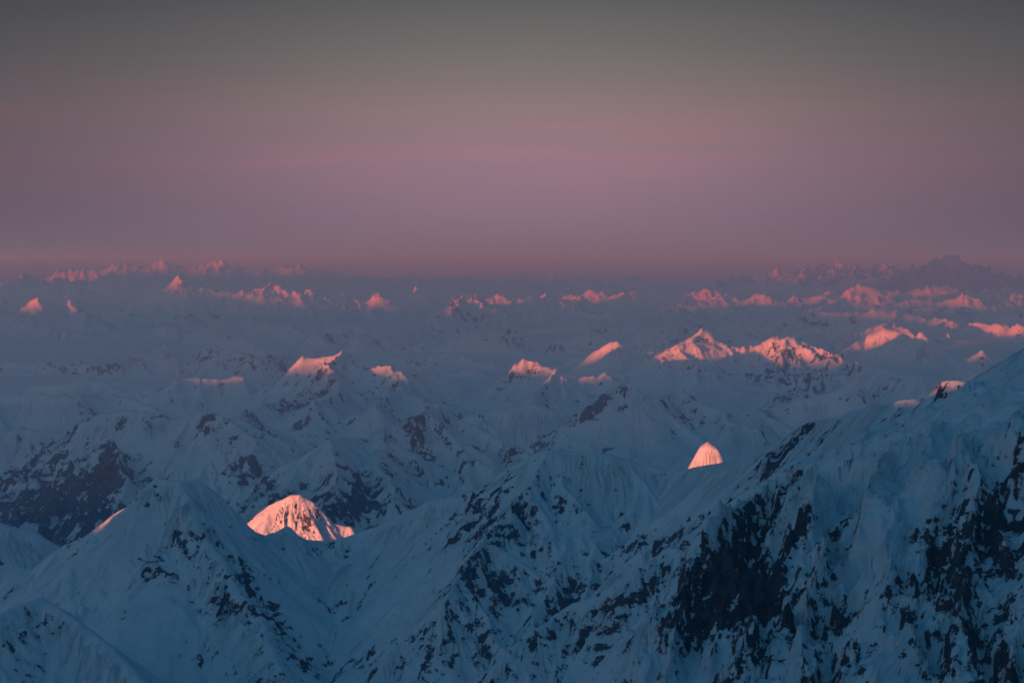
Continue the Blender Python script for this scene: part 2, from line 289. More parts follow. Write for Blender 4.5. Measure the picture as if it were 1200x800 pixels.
# FAR PEAKS
FK = dict(steep=1.0, foot=.4, L=.5, rnd=.006, jit=.11, sub=2)
def far(name, label, pl, rock=.45, ln=2.2, sp=1.1):
    m = mountain(name, label, (42, .24), rock); pxr(m, pl, spurs=(sp, ln, .5, 0, 2), **FK)
far('lit_crag', 'pink lit crag with a long right shoulder at the far left', [(20, 375, 60), (45, 346, 61), (55, 353, 62), (66, 356, 62), (78, 348, 62), (90, 362, 61), (108, 374, 61), (130, 384, 60)])
far('hazy_peak', 'hazy pink peak at the far left edge below the horizon', [(-40, 335, 85), (0, 335, 85), (22, 330, 85), (30, 318, 86), (42, 319, 86), (55, 330, 86)], ln=3)
far('hazy_peak', 'small hazy pink peak right of the far left peak', [(55, 340, 80), (66, 325, 80), (80, 328, 80), (95, 345, 79)], ln=2.5)
far('serrated_peak', 'serrated pink peak with a broad lit base left of centre', [(150, 352, 74), (170, 345, 75), (190, 337, 75), (200, 330, 75), (207, 323, 75), (214, 331, 75), (222, 337, 75), (238, 336, 75), (260, 341, 75), (285, 340, 75), (300, 345, 75)], ln=2.8)
far('curved_ridge', 'curved pink edged ridge left of centre', [(305, 345, 74), (316, 326, 75), (324, 335, 75), (345, 337, 75), (352, 348, 74), (362, 337, 75), (385, 338, 76), (410, 345, 76)], ln=2.8)
far('flat_lit_ridge', 'flat pink topped ridge in front of the serrated peak', [(235, 382, 54), (250, 374, 54), (268, 372, 55), (284, 376, 55), (292, 372, 55), (310, 378, 55), (338, 378, 55), (360, 390, 54)], .2)
far('cleft_peak', 'pink cleft peak just left of the centre ridge', [(400, 372, 68), (412, 362, 69), (425, 352, 70), (440, 342, 70), (447, 345, 70), (460, 355, 70)], ln=2.5)
far('tiny_pink_horn', 'tiny pink horn left of the knife edged ridge', [(470, 352, 80), (480, 346, 80), (487, 336, 80), (497, 343, 80), (510, 350, 80)], ln=2.5)
far('knife_edged_ridge', 'knife edged ridge with one bright pink side in the upper centre', [(515, 372, 63), (530, 358, 64), (545, 343, 65), (552, 347, 65), (562, 350, 66), (590, 362, 66), (620, 366, 66), (650, 370, 66), (700, 372, 65)], ln=2.6)
far('rounded_lit_tops', 'row of rounded pink tops behind the knife edged ridge', [(540, 350, 76), (550, 343, 77), (565, 350, 77), (580, 344, 77), (590, 343, 77), (598, 351, 77), (610, 347, 77), (622, 343, 77), (632, 350, 77), (641, 341, 78), (655, 349, 78), (672, 352, 78)], .15, 2.6)
far('long_lit_wall', 'long pink lit mountain wall in the upper centre', [(675, 352, 84), (684, 345, 85), (690, 338, 85), (700, 341, 85), (712, 342, 85), (722, 339, 85), (735, 343, 85), (752, 346, 85), (775, 352, 85)], .25, 3)
far('low_pink_knoll', 'low pink knoll below the long lit wall', [(680, 368, 66), (695, 365, 66), (712, 363, 66), (722, 368, 66)], .2)
far('ribbed_pink_peak', 'ribbed pink peak above the snow horn', [(740, 378, 58), (760, 372, 59), (775, 366, 60), (785, 369, 60), (800, 373, 60), (820, 378, 60)], .25)
far('pink_tooth', 'pink tooth shaped peak right of centre near the horizon', [(800, 348, 84), (815, 341, 85), (830, 337, 85), (836, 343, 85), (850, 340, 85), (862, 348, 85)], ln=2.6)
far('pink_slab', 'slanting pink slab right of the tooth shaped peak', [(868, 350, 82), (880, 342, 82), (892, 343, 82), (905, 347, 82), (918, 354, 82)], .2, 2.6)
far('hazy_horn', 'hazy pink horn in the far right', [(995, 345, 84), (1008, 330, 85), (1018, 336, 85), (1035, 342, 85)], ln=2.8)
far('slanting_lit_peak', 'slanting pink lit face at the far right below the tall hazy summit', [(1110, 350, 72), (1128, 343, 72), (1145, 347, 72), (1160, 353, 72), (1185, 362, 72)], ln=2.6)
far('rocky_range', 'shaded rocky range under the far right summits', [(880, 380, 58), (920, 368, 59), (955, 364, 60), (1000, 366, 60), (1040, 362, 60), (1080, 370, 60), (1130, 378, 58), (1200, 380, 57), (1260, 385, 57)], .5, 2.6)
HK = dict(ln=4.5, sp=3.0)
far('horizon_range', 'hazy mountain range along the left half of the horizon', [(-90, 326, 140), (0, 322, 140), (60, 318, 140), (100, 312, 140), (125, 310, 140), (150, 307, 140), (170, 310, 140), (190, 304, 140), (205, 309, 140), (232, 310, 140), (245, 307, 140), (258, 302, 140), (268, 311, 140), (300, 313, 140), (330, 312, 140), (350, 308, 140), (362, 315, 140), (400, 318, 140), (440, 323, 140), (480, 325, 140), (520, 322, 140), (545, 320, 140)], .3, **HK)
far('horizon_range', 'hazy flat topped range along the centre of the horizon', [(545, 320, 145), (570, 322, 145), (600, 320, 145), (622, 322, 145), (645, 319, 145), (668, 316, 145), (680, 320, 145), (700, 322, 145), (722, 321, 145), (738, 317, 145), (750, 322, 145), (762, 330, 145), (785, 326, 145), (800, 330, 145), (825, 324, 145), (850, 322, 145)], .3, **HK)
far('horizon_range', 'jagged hazy range with pink tips along the right of the horizon', [(850, 322, 140), (868, 322, 140), (880, 323, 138), (888, 315, 138), (900, 320, 138), (912, 311, 138), (930, 315, 138), (945, 314, 136), (965, 307, 136), (985, 306, 136), (1000, 310, 134), (1015, 312, 134), (1032, 307, 134), (1042, 308, 134), (1055, 317, 133)], 1.4, **HK)  # raised rockiness: dark rock colour stands in for shade on this range
far('tall_hazy_summit', 'tallest hazy summit rising above the horizon at the far right', [(1055, 317, 125), (1075, 311, 125), (1092, 303, 125), (1100, 299, 125), (1112, 297, 125), (1122, 297, 125), (1127, 306, 125), (1140, 308, 125), (1155, 312, 125), (1175, 318, 125), (1200, 322, 125), (1260, 328, 125)], 2.2, **HK)  # nearly all dark rock, so the colour paints in the summit's shade

# FILLER RANGES between the ones above, growing denser with distance
def crest_z(y): return float(np.interp(y, [25, 40, 60, 80, 110, 150], [-1.62, -1.45, -1.12, -1.0, -.85, -.62]))
R = random.Random(23)
y = 27.0
while y < 150:
    half = y * .27; x = -half + R.uniform(0, 5)
    while x < half:
        L = R.uniform(3.5, 9) * (y / 70) ** .4
        ang = R.uniform(-1.2, 1.2)
        yj = y + R.uniform(-.05, .05) * y
        n = max(2, int(L / (1.1 if y > 52 else .8)))
        z0 = crest_z(yj) + R.choice((-.45, -.36, -.3, -.22, -.16, -.1, 0, .08))
        if yj < 52: L *= .65; z0 = crest_z(yj) + R.uniform(-.40, -.12)
        pk = R.uniform(-.3, .3); pts = []
        for k in range(n + 1):
            t = k / n - .5
            pts.append((x + t * L * math.cos(ang), yj + t * L * math.sin(ang), z0 - abs(t - pk) ** 1.2 * .75 + R.uniform(-.20, .08)))
        m = mountain('distant_mountain', 'one of many hazy snow mountains receding towards the horizon', (38, .22), R.uniform(.35, .6), group='distant snow mountains')
        ridge(m, pts, spurs=(1.2 * (y / 60) ** .6, 2.6 * (y / 60) ** .4, .42, 0, 2 if y < 95 else 1), **FK)
        x += L * R.uniform(.7, 1.3)
    y += R.uniform(2.8, 4.0) * (y / 60) ** .6
print('segments', len(SEG), 'mountains', len(MOUNT), round(time.time() - T0, 1))

# outcrops of bare rock: photograph direction, half size, tilt, gain, distance range
BLOBS = [
 # shoulder cliffs
 (880, 610, 45, 28, -50, .55, 3, 5.5), (850, 650, 40, 40, 0, .8, 3, 5.5), (855, 690, 55, 50, 0, .95, 3, 5.5), (810, 740, 28, 60, 10, .7, 3, 5.5), (900, 760, 70, 55, 0, .95, 3, 5.5),
 (930, 590, 22, 40, 10, .45, 3, 5.5), (1070, 715, 22, 35, -20, .6, 3, 5.5), (1010, 770, 60, 40, -20, .5, 3, 5.5), (1160, 750, 70, 50, -30, .5, 3, 5.5), (1180, 600, 35, 60, 20, .35, 3, 5.5), (1160, 660, 50, 40, 0, .4, 3, 5.5), (1110, 640, 30, 22, 0, .4, 3, 5.5),
 (1080, 590, 60, 30, -20, -.8, 3, 5.5), (1020, 620, 45, 60, 20, -.5, 3, 5.5), (1080, 490, 160, 45, -25, -1.2, 3, 5.5), (1000, 560, 60, 30, -20, -.6, 3, 5.5),
 # central peak
 (640, 555, 30, 22, 40, .5, 8, 10), (600, 590, 40, 22, -50, .5, 8, 10), (620, 640, 45, 22, 40, .8, 7.5, 10), (560, 660, 26, 50, 0, .5, 7.5, 10), (680, 595, 26, 20, 40, .5, 8, 10), (770, 640, 60, 14, -22, .7, 5.6, 9.5), (740, 625, 30, 12, 0, .4, 8, 10),
 (740, 580, 70, 30, 10, -.8, 8, 10), (690, 640, 30, 40, 0, -.4, 8, 10), (600, 720, 90, 50, -10, .25, 6, 8.5), (660, 745, 40, 45, 0, .5, 5.6, 8.5),
 # snow ridge
 (930, 520, 30, 14, -60, .3, 6, 8.5), (880, 540, 25, 10, 0, .4, 6, 8.8), (1102, 458, 9, 16, 0, 1.1, 6, 7.2), (830, 580, 60, 30, -20, -.7, 6, 9),
 # left peak
 (290, 690, 60, 26, 35, .75, 7.5, 9.6), (215, 690, 45, 22, 25, .5, 8, 9.6), (400, 645, 42, 18, 12, .65, 8.6, 9.6), (250, 720, 40, 25, 45, .6, 7.5, 9.5), (380, 760, 30, 40, 30, .5, 7.5, 9.5), (330, 640, 50, 12, 20, -.2, 8.6, 9.6),
 (200, 610, 60, 45, 0, -.8, 8.6, 9.6), (480, 660, 50, 70, 0, -.6, 8, 9.6), (200, 740, 70, 22, 0, -.7, 7, 9), (60, 660, 50, 25, 0, .2, 8, 9.4),
 (90, 760, 60, 30, 30, .35, 7, 8.2),
 # sunlit peak
 (322, 617, 16, 8, 20, .5, 13, 15),
 # dark rock mountain and the dark valley foot
 (60, 595, 80, 48, -30, 1.5, 16, 24), (150, 520, 50, 20, 10, .4, 18, 22), (210, 545, 60, 12, 20, -.9, 18, 23), (255, 510, 40, 40, 20, .35, 18, 22), (290, 560, 28, 35, 0, .9, 17, 22), (395, 585, 75, 35, 0, .9, 15, 19), (300, 540, 20, 20, 0, .5, 17, 22),
 (380, 455, 60, 25, 10, .3, 28, 34), (335, 470, 20, 20, 0, .4, 28, 34), (695, 480, 35, 18, -25, .7, 22, 25), (110, 425, 130, 14, 0, .5, 38, 43), (600, 395, 60, 8, -8, .5, 48, 52), (950, 415, 45, 14, 15, .6, 35, 39),
]
# ------------------------------------------------------------------ grid
core = np.linspace(-13.4, 13.4, 797); side_ = 13.4 + np.cumsum(np.linspace(.05, .26, 56))
th = np.radians(np.concatenate([-side_[::-1], core, side_])); NT = len(th)
def rows(a, b, first, last):
    out = [a]
    while out[-1] < b:
        t = (out[-1] - a) / (b - a); out.append(out[-1] + first + (last - first) * t)
    out[-1] = b; return out
rr = rows(3.3, 5.4, .0048, .008)[:-1] + rows(5.4, 9.8, .009, .0095)[:-1] + rows(9.8, 13.2, .03, .03)[:-1] + rows(13.2, 14.6, .012, .012)[:-1] + rows(14.6, 16, .03, .03)[:-1] + rows(16, 27, .032, .038)[:-1] + rows(27, 48, .045, .085)[:-1] + rows(48, 100, .11, .16)[:-1] + rows(100, 165, .25, .6)
rr = np.array(rr); NR = len(rr)
print('grid', NR, NT, NR * NT)
RR, TT = np.meshgrid(rr, th, indexing='ij')
X = (RR * np.sin(TT)).astype(np.float32); Y = (RR * np.cos(TT)).astype(np.float32)
# domain warp, growing with distance
wa = np.interp(RR, [3, 9, 20, 40, 100], [.010, .018, .06, .09, .15]).astype(np.float32)
ws = np.interp(RR, [3, 9, 20, 40, 100], [.12, .2, .7, 1.0, 1.6]).astype(np.float32)
def octs(base, fn):   # noise whose scale grows with distance without sliding: blend of fixed scales
    out = 0
    for lo, hi, sc in ((0, 6, .12), (6, 14, .22), (14, 40, .7), (40, 300, 1.5)):
        w = np.clip((RR - lo + 1) / 2 if lo else 1, 0, 1) * np.clip((hi + 1 - RR) / 2, 0, 1)
        rsel = np.where(w.max(1) > 0)[0]; a, b = rsel[0], rsel[-1] + 1
        if isinstance(out, int): out = np.zeros_like(X)
        out[a:b] += (w[a:b] * fn(X[a:b] / sc, Y[a:b] / sc)).astype(np.float32)
    return out
XW = X + wa * octs(0, lambda a, b: fbm(a, b, 3, 1)); YW = Y + wa * octs(0, lambda a, b: fbm(a, b, 3, 9))
print('warp', round(time.time() - T0, 1))
fl = np.interp(RR, [2, 5, 15, 23, 30, 42, 60, 100, 175], [-2.7, -2.6, -2.5, -2.45, -2.2, -1.95, -1.75, -1.6, -1.45]).astype(np.float32)
big = fbm(X / 7, Y / 7, 4, 31)
fl += .12 * big
H = fl.copy(); ID = np.zeros(H.shape, np.int16); SS = np.zeros_like(H); DD = np.ones_like(H) * 5; RG = np.zeros_like(H)
GT = np.gradient(TT, axis=1)
cutx = np.interp(Y, [3.2, 3.6, 4.05, 4.19, 4.27, 4.35, 4.44, 4.5, 4.58, 4.66, 4.7, 4.85, 5.4], [.17, .21, .242, .269, .289, .317, .358, .396, .457, .525, .565, .70, 1.15]).astype(np.float32)
cutx += .03 * octs(0, lambda a, b: fbm(a * .9, b * .9, 5, 83, .6))
CUT = 2.6 * np.maximum(cutx - X, 0)
for (x0, y0, z0, x1, y1, z1, st, ft, L, rn, s0, mid) in SEG:
    zt = max(z0, z1); yc = .5 * (y0 + y1)
    flo = float(np.interp(yc, [2, 5, 15, 23, 30, 42, 60, 100, 175], [-2.2, -2.2, -2.5, -2.45, -2.2, -1.95, -1.75, -1.6, -1.45])) - .1
    dz = zt - flo
    if dz <= 0: continue
    rad = min((dz - (st - ft) * L * .6) / ft, dz / ft) ; rad = max(.1, min(rad, 3.5 if yc > 15 else 1.1))
    r0 = min(math.hypot(x0, y0), math.hypot(x1, y1)) - rad; r1 = max(math.hypot(x0, y0), math.hypot(x1, y1)) + rad
    a, b = np.searchsorted(rr, [r0, r1])
    rm = max(r0, 1.0); t0 = min(math.atan2(x0, y0), math.atan2(x1, y1)) - rad / rm; t1 = max(math.atan2(x0, y0), math.atan2(x1, y1)) + rad / rm
    c = max(0, int(np.searchsorted(th, t0)) - 1); d = min(NT, int(np.searchsorted(th, t1)) + 1)
    if b <= a or d <= c: continue
    sl = (slice(a, b), slice(c, d))
    xx = XW[sl]; yy = YW[sl]
    ex, ey = x1 - x0, y1 - y0; l2 = ex * ex + ey * ey + 1e-9
    tu = ((xx - np.float32(x0)) * np.float32(ex) + (yy - np.float32(y0)) * np.float32(ey)) / np.float32(l2)
    t = np.clip(tu, 0, 1)
    dx = xx - (x0 + t * ex); dy = yy - (y0 + t * ey)
    ds = np.sqrt(dx * dx + dy * dy + np.float32(rn * rn)) - np.float32(rn)
    v = z0 + t * (z1 - z0) - ft * ds - (st - ft) * L * (1 - np.exp(-ds / L))
    if mid == SHOULDER: v = v - CUT[sl]
    h = H[sl]; k = v > h
    if not k.any(): continue
    h[k] = v[k]; ID[sl][k] = mid; DD[sl][k] = ds[k]
    side = (dx * ey - dy * ex) > 0
    ex_ = (tu - t)[k] * math.sqrt(l2)
    SS[sl][k] = (s0 + t * math.sqrt(l2) + np.where(side, 500.0, 0.0))[k] + ex_ / (ds[k] + .001) * min(.12 * yc / 9, .5)
for A, B, C_, mid in TRI:
    xs = [p[0] for p in (A, B, C_)]; ys = [p[1] for p in (A, B, C_)]
    a, b = np.searchsorted(rr, [min(map(math.hypot, xs, ys)) - .02, max(map(math.hypot, xs, ys)) + .02])
    sl = (slice(a, b), slice(0, NT)); xx = X[sl]; yy = Y[sl]
    det = (B[1] - C_[1]) * (A[0] - C_[0]) + (C_[0] - B[0]) * (A[1] - C_[1])
    if abs(det) < 1e-9: continue
    l1 = ((B[1] - C_[1]) * (xx - C_[0]) + (C_[0] - B[0]) * (yy - C_[1])) / det
    l2 = ((C_[1] - A[1]) * (xx - C_[0]) + (A[0] - C_[0]) * (yy - C_[1])) / det
    l3 = 1 - l1 - l2; ins = (l1 >= 0) & (l2 >= 0) & (l3 >= 0)
    v = l1 * A[2] + l2 * B[2] + l3 * C_[2]
    h = H[sl]; k = ins & (v > h); h[k] = v[k]; ID[sl][k] = mid; DD[sl][k] = 5
print('ridges', round(time.time() - T0, 1))

FAm = np.array([m['fa'] for m in MOUNT], np.float32) / 1000; FLm = np.array([max(m['fl'], .001) for m in MOUNT], np.float32)
RKm = np.array([m['rock'] for m in MOUNT], np.float32)
fa = FAm[ID]; flen = FLm[ID]
# ribs and flutes running down the fall line from every crest, at several widths
wob = octs(0, lambda a, b: fbm(a * 1.5, b * 1.5, 3, 41)).astype(np.float32)
sw = SS + .55 * flen * wob
def rib(w, ln, sd): return 1 - np.abs(perlin(sw / (flen * w), DD / (flen * ln) + wob * .3, sd)) * 2.3
near = np.clip((DD - .1 * flen) / (flen * 1.5), 0, 1) * (DD < 4.9)
flute = 1.5 * (rib(3.1, 22, 5) - .5) * np.clip(DD / (flen * 5), 0, 1) + 1.25 * (rib(1.1, 10, 6) - .5) + .35 * (rib(.42, 5, 7) - .5)
fade = octs(0, lambda a, b: perlin(a * .7, b * .7, 45)).astype(np.float32)
# gullies and buttresses of the shoulder's face
yin = np.interp(X, [.56, .69, .79, .909, 1.066], [4.66, 4.45, 4.28, 4.1, 3.95]).astype(np.float32)
ns_ = int(np.searchsorted(rr, 5.4)); xs_ = X[:ns_]; ys_ = Y[:ns_]
uu = xs_ - .28 * ys_ + .03 * fbm(xs_ * 9, ys_ * 5, 3, 97)
rmp = np.clip((yin[:ns_] - ys_) / .14, 0, 1) * (ID[:ns_] == SHOULDER)
gul = .060 * (.5 - np.abs(perlin(uu / .12, ys_ * 1.5, 98)) * 1.9) + .022 * (.5 - np.abs(perlin(uu / .045, ys_ * 3, 99)) * 1.9) + .007 * (.5 - np.abs(perlin(uu / .016, ys_ * 6, 96)) * 1.9) * np.clip(.5 + perlin(xs_ * 8, ys_ * 8, 95), 0, 1)
H[:ns_] += (rmp * gul).astype(np.float32)
fa = fa * np.interp(RR, [15, 20], [1, 1.4])
H += (fa * flute * near * np.clip(.65 + .8 * fade, .1, 1.3)).astype(np.float32)
def grads(H):
    dHr = np.gradient(H.astype(np.float64), axis=0) / np.gradient(RR, axis=0)
    dHt = np.gradient(H.astype(np.float64), axis=1) / GT / RR
    s, c = np.sin(TT), np.cos(TT)
    return dHr * s + dHt * c, dHr * c - dHt * s
gx, gy = grads(H); slope0 = np.sqrt(gx * gx + gy * gy)
# projection of the surface into the view (where each outcrop lies on its mountain)
cp, sp_ = math.cos(PITCH), math.sin(PITCH)
def project():
    dep = Y * cp - H * sp_
    return 600 + F * X / dep, 400 - F * (Y * sp_ + H * cp) / dep
PX, PY = project()
rk = octs(0, lambda a, b: fbm(a * .9, b * .9, 7, 71, .68)).astype(np.float32)
along = perlin(sw / (flen * 1.6), DD / (flen * 7), 15) + .6 * perlin(sw / (flen * .5), DD / (flen * 3), 16)
ROCK = (np.minimum(slope0, 1.7) - 1.0) * .55 + .50 * rk + .46 * along + (RKm[ID] - .66) * 1.2
ROCK = ROCK - .12 * np.clip(1 - DD / (.4 * flen + .001), 0, 1) - (DD > 4.9) * .8 + .55 * octs(0, lambda a, b: perlin(a * .42, b * .42, 77)) - .20
for (bx, by, bw, bh, tl, gn, d0, d1) in BLOBS:
    a, b = np.searchsorted(rr, [d0, d1])
    c_, s_ = math.cos(math.radians(tl)), math.sin(math.radians(tl))
    u = (PX[a:b] - bx); w = (PY[a:b] - by)
    q = ((u * c_ + w * s_) / bw) ** 2 + ((-u * s_ + w * c_) / bh) ** 2
    ROCK[a:b] += (.88 if d0 == 3 else .75) * gn * np.exp(-q)
ROCK = np.where(ID == 0, ROCK - 1.0, ROCK).astype(np.float32)
# broken rock stands rough out of smooth snow
rmask = np.clip(ROCK * 1.6 + .45, 0, 1)
def rough(a, b): return ridged(a * 1.8, b * 1.8, 6, 51, .58) - 1.0
amp = np.interp(RR, [3, 9, 20, 40, 100], [.022, .034, .105, .15, .21]).astype(np.float32)
rg = octs(0, rough).astype(np.float32)
H += amp * rg * (np.where(ID == 0, .03, .12 + .75 * rmask + .5 * np.clip((RR - 35) / 25, 0, 1)) * np.where(DD > 4.9, .25, 1.0) * np.clip(DD / .06 + .2, .2, 1)).astype(np.float32)
ROCK += np.where(rmask > .2, .25 * rg, 0)
FALL = np.stack([sw, DD, 0 * DD], -1).astype(np.float32)
fr = rmp[..., None] > 0
FALL[:ns_] = np.where(fr, np.stack([uu, -ys_, 0 * uu], -1), FALL[:ns_]).astype(np.float32) * 1.0
cell = np.maximum(np.gradient(RR, axis=0), RR * GT)
mk = np.ones_like(X)
for ax in (0, 1):
    df = np.abs(np.diff(FALL[..., 0], axis=ax)); lim = 3.0 * (cell[1:] if ax == 0 else cell[:, 1:])
    bad = df > lim
    if ax == 0: mk[1:][bad] = 0; mk[:-1][bad] = 0
    else: mk[:, 1:][bad] = 0; mk[:, :-1][bad] = 0
m2 = mk.copy(); m2[1:] *= mk[:-1]; m2[:-1] *= mk[1:]; m2[:, 1:] *= mk[:, :-1]; m2[:, :-1] *= mk[:, 1:]
FALL *= 1000.0; FALL[..., 2] = .5 * m2 + .5 * m2 * mk
# snow settles in the hollows
def blur(h, kr, kt):
    p = np.pad(h, ((kr, kr), (kt, kt)), mode='edge')
    c = np.cumsum(p, 0, dtype=np.float64); c = np.concatenate([c[:1] * 0, c]); p = (c[2 * kr + 1:] - c[:-2 * kr - 1]) / (2 * kr + 1)
    c = np.cumsum(p, 1); c = np.concatenate([c[:, :1] * 0, c], 1); return ((c[:, 2 * kt + 1:] - c[:, :-2 * kt - 1]) / (2 * kt + 1)).astype(np.float32)
for kr, kt, w in ((1, 1, .45), (3, 3, .35), (6, 4, .25)):
    b = blur(H, kr, kt); H = np.where(b > H, H + (b - H) * w, H)
print('detail', round(time.time() - T0, 1))

gx, gy = grads(H)
nl = 1 / np.sqrt(1 + gx * gx + gy * gy)
NRM = np.stack([-gx * nl, -gy * nl, nl], -1).astype(np.float32)
PX, PY = project()
ROCK = np.clip(ROCK * .33 + .5, 0, 1).astype(np.float32)

# ------------------------------------------------------------------ materials
def mat_terrain(name, s1, s2, bd, bs, fw, fd):
    m = bpy.data.materials.new(name); m.use_nodes = True; t = m.node_tree; t.nodes.clear()
    out = N(t, 'ShaderNodeOutputMaterial'); bs_ = N(t, 'ShaderNodeBsdfPrincipled'); t.links.new(bs_.outputs[0], out.inputs[0])
    geo = N(t, 'ShaderNodeNewGeometry'); at_ = N(t, 'ShaderNodeAttribute', attribute_name='rock')
    def noise(sc, det, rough=.6):
        n = N(t, 'ShaderNodeTexNoise'); n.inputs['Scale'].default_value = sc; n.inputs['Detail'].default_value = det; n.inputs['Roughness'].default_value = rough
        t.links.new(geo.outputs['Position'], n.inputs['Vector']); return n.outputs[0]
    n1 = noise(1 / s1, 8, .72); n2 = noise(1 / s2, 3)
    fl_ = N(t, 'ShaderNodeAttribute', attribute_name='fall')
    mpf = N(t, 'ShaderNodeMapping'); mpf.inputs['Scale'].default_value = (1 / fw, 1 / (fw * 8), 0); t.links.new(fl_.outputs['Vector'], mpf.inputs[0])
    nf = N(t, 'ShaderNodeTexNoise'); nf.inputs['Scale'].default_value = 1.0; nf.inputs['Detail'].default_value = 4; nf.inputs['Roughness'].default_value = .55; t.links.new(mpf.outputs[0], nf.inputs['Vector'])
    sf = N(t, 'ShaderNodeSeparateXYZ'); t.links.new(fl_.outputs['Vector'], sf.inputs[0])
    nf = mathn(t, 'MULTIPLY', mathn(t, 'SUBTRACT', nf.outputs[0], .5), sf.outputs[2])
    v = mathn(t, 'ADD', mathn(t, 'ADD', at_.outputs['Fac'], mathn(t, 'MULTIPLY', nf, .75)), mathn(t, 'MULTIPLY', mathn(t, 'SUBTRACT', n1, .5), 1.7))
    mr = N(t, 'ShaderNodeMapRange'); mr.interpolation_type = 'SMOOTHSTEP'
    mr.inputs['From Min'].default_value = .53; mr.inputs['From Max'].default_value = .60; t.links.new(v, mr.inputs[0])
    rc = N(t, 'ShaderNodeValToRGB'); t.links.new(n1, rc.inputs[0])
    rc.color_ramp.elements[0].position = .3; rc.color_ramp.elements[0].color = (.015, .016, .019, 1)
    rc.color_ramp.elements[1].position = .7; rc.color_ramp.elements[1].color = (.13, .12, .115, 1)
    scn = N(t, 'ShaderNodeValToRGB'); t.links.new(n2, scn.inputs[0])
    scn.color_ramp.elements[0].position = .3; scn.color_ramp.elements[0].color = (.70, .73, .76, 1)
    scn.color_ramp.elements[1].position = .7; scn.color_ramp.elements[1].color = (.84, .85, .86, 1)
    mx = N(t, 'ShaderNodeMix', data_type='RGBA'); t.links.new(mr.outputs[0], mx.inputs[0]); t.links.new(scn.outputs[0], mx.inputs[6]); t.links.new(rc.outputs[0], mx.inputs[7])
    t.links.new(mx.outputs[2], bs_.inputs['Base Color']); bs_.inputs['Roughness'].default_value = .8; bs_.inputs['Specular IOR Level'].default_value = .15
    bp = N(t, 'ShaderNodeBump'); bp.inputs['Distance'].default_value = bd; bp.inputs['Strength'].default_value = bs
    hgt = mathn(t, 'ADD', mathn(t, 'MULTIPLY', n1, mathn(t, 'ADD', mathn(t, 'MULTIPLY', mr.outputs[0], .65), .35)), mathn(t, 'MULTIPLY', mr.outputs[0], -.05))
    bf = N(t, 'ShaderNodeBump'); bf.inputs['Distance'].default_value = fd; bf.inputs['Strength'].default_value = 1.0
    t.links.new(nf, bf.inputs['Height']); t.links.new(bf.outputs[0], bp.inputs['Normal'])
    t.links.new(hgt, bp.inputs['Height']); t.links.new(bp.outputs[0], bs_.inputs['Normal'])
    return m
MATS = [(0, mat_terrain('near_snow_and_rock', 22, 60, 14, .8, 16, 22)), (6, mat_terrain('snow_and_rock', 40, 120, 22, .8, 22, 32)),
        (16, mat_terrain('mid_snow_and_rock', 120, 400, 60, .7, 80, 75)), (45, mat_terrain('far_snow_and_rock', 350, 1200, 150, .6, 220, 150))]

def put(o, label=None, kind='structure', group=None):
    if kind: o['kind'] = kind
    if label: o['label'] = label
    if group: o['group'] = group
    return o
def make_mesh(name, V, Fq, nrm=None, rock=None, mat=None, fall=None):
    me = bpy.data.meshes.new(name)
    me.vertices.add(len(V)); me.vertices.foreach_set('co', V.astype(np.float32).ravel())
    n = len(Fq); me.loops.add(n * 4); me.loops.foreach_set('vertex_index', Fq.astype(np.int32).ravel())
    me.polygons.add(n); me.polygons.foreach_set('loop_start', np.arange(0, n * 4, 4, dtype=np.int32)); me.polygons.foreach_set('loop_total', np.full(n, 4, np.int32))
    me.polygons.foreach_set('use_smooth', np.ones(n, bool))
    me.update(calc_edges=True)
    if rock is not None:
        a = me.attributes.new('rock', 'FLOAT', 'POINT'); a.data.foreach_set('value', rock.astype(np.float32).ravel())
    if fall is not None:
        a = me.attributes.new('fall', 'FLOAT_VECTOR', 'POINT'); a.data.foreach_set('vector', fall.astype(np.float32).ravel())
    if nrm is not None:
        me.normals_split_custom_set_from_vertices(nrm.reshape(-1, 3))
    if mat: me.materials.append(mat)
    o = bpy.data.objects.new(name, me); SC.collection.objects.link(o); return o

VX = np.stack([X, Y, H], -1) * KM
idx = np.arange(NR * NT).reshape(NR, NT)
quads = np.stack([idx[:-1, :-1], idx[:-1, 1:], idx[1:, 1:], idx[1:, :-1]], -1).reshape(-1, 4)
fid = ID[:-1, :-1].reshape(-1)
pyq = PY[1:, 1:].reshape(-1); pxq = PX[1:, 1:].reshape(-1); rq = RR[1:, 1:].reshape(-1)
# far slopes buried deep behind nearer crests are not built
hor = np.minimum.accumulate(PY, axis=0); hid = ((PY - hor) > 16)[1:, 1:].reshape(-1) & (rq > 50)
keep = ~((pyq > 900) & (rq < 9.0)) & (rq > 3.3) & ~hid
# mountains whose surface is hardly there join the valley floor
cnt = np.bincount(fid[keep], minlength=len(MOUNT))
fid = np.where(cnt[fid] < 60, 0, fid)
VXf = VX.reshape(-1, 3); NF = NRM.reshape(-1, 3); RF = ROCK.reshape(-1); FF = FALL.reshape(-1, 3)
quads = quads[keep]; fid = fid[keep]
order = np.argsort(fid, kind='stable'); quads = quads[order]; fid = fid[order]
st = np.searchsorted(fid, np.arange(len(MOUNT) + 1))
tot = 0
for i, m in enumerate(MOUNT):
    q = quads[st[i]:st[i + 1]]
    if len(q) == 0: continue
    u, inv = np.unique(q, return_inverse=True); q = inv.reshape(-1, 4)
    V = VXf[u]; cen = V.mean(0); cen[2] = V[:, 2].min()
    ymean = V[:, 1].mean() / KM
    mat = [mm for d, mm in MATS if ymean >= d][-1]
    o = make_mesh(m['name'], V - cen, q, NF[u], RF[u], mat, FF[u]); o.location = cen
    put(o, m['label'], 'structure', m['group']); tot += len(q)
print('faces', tot, round(time.time() - T0, 1))

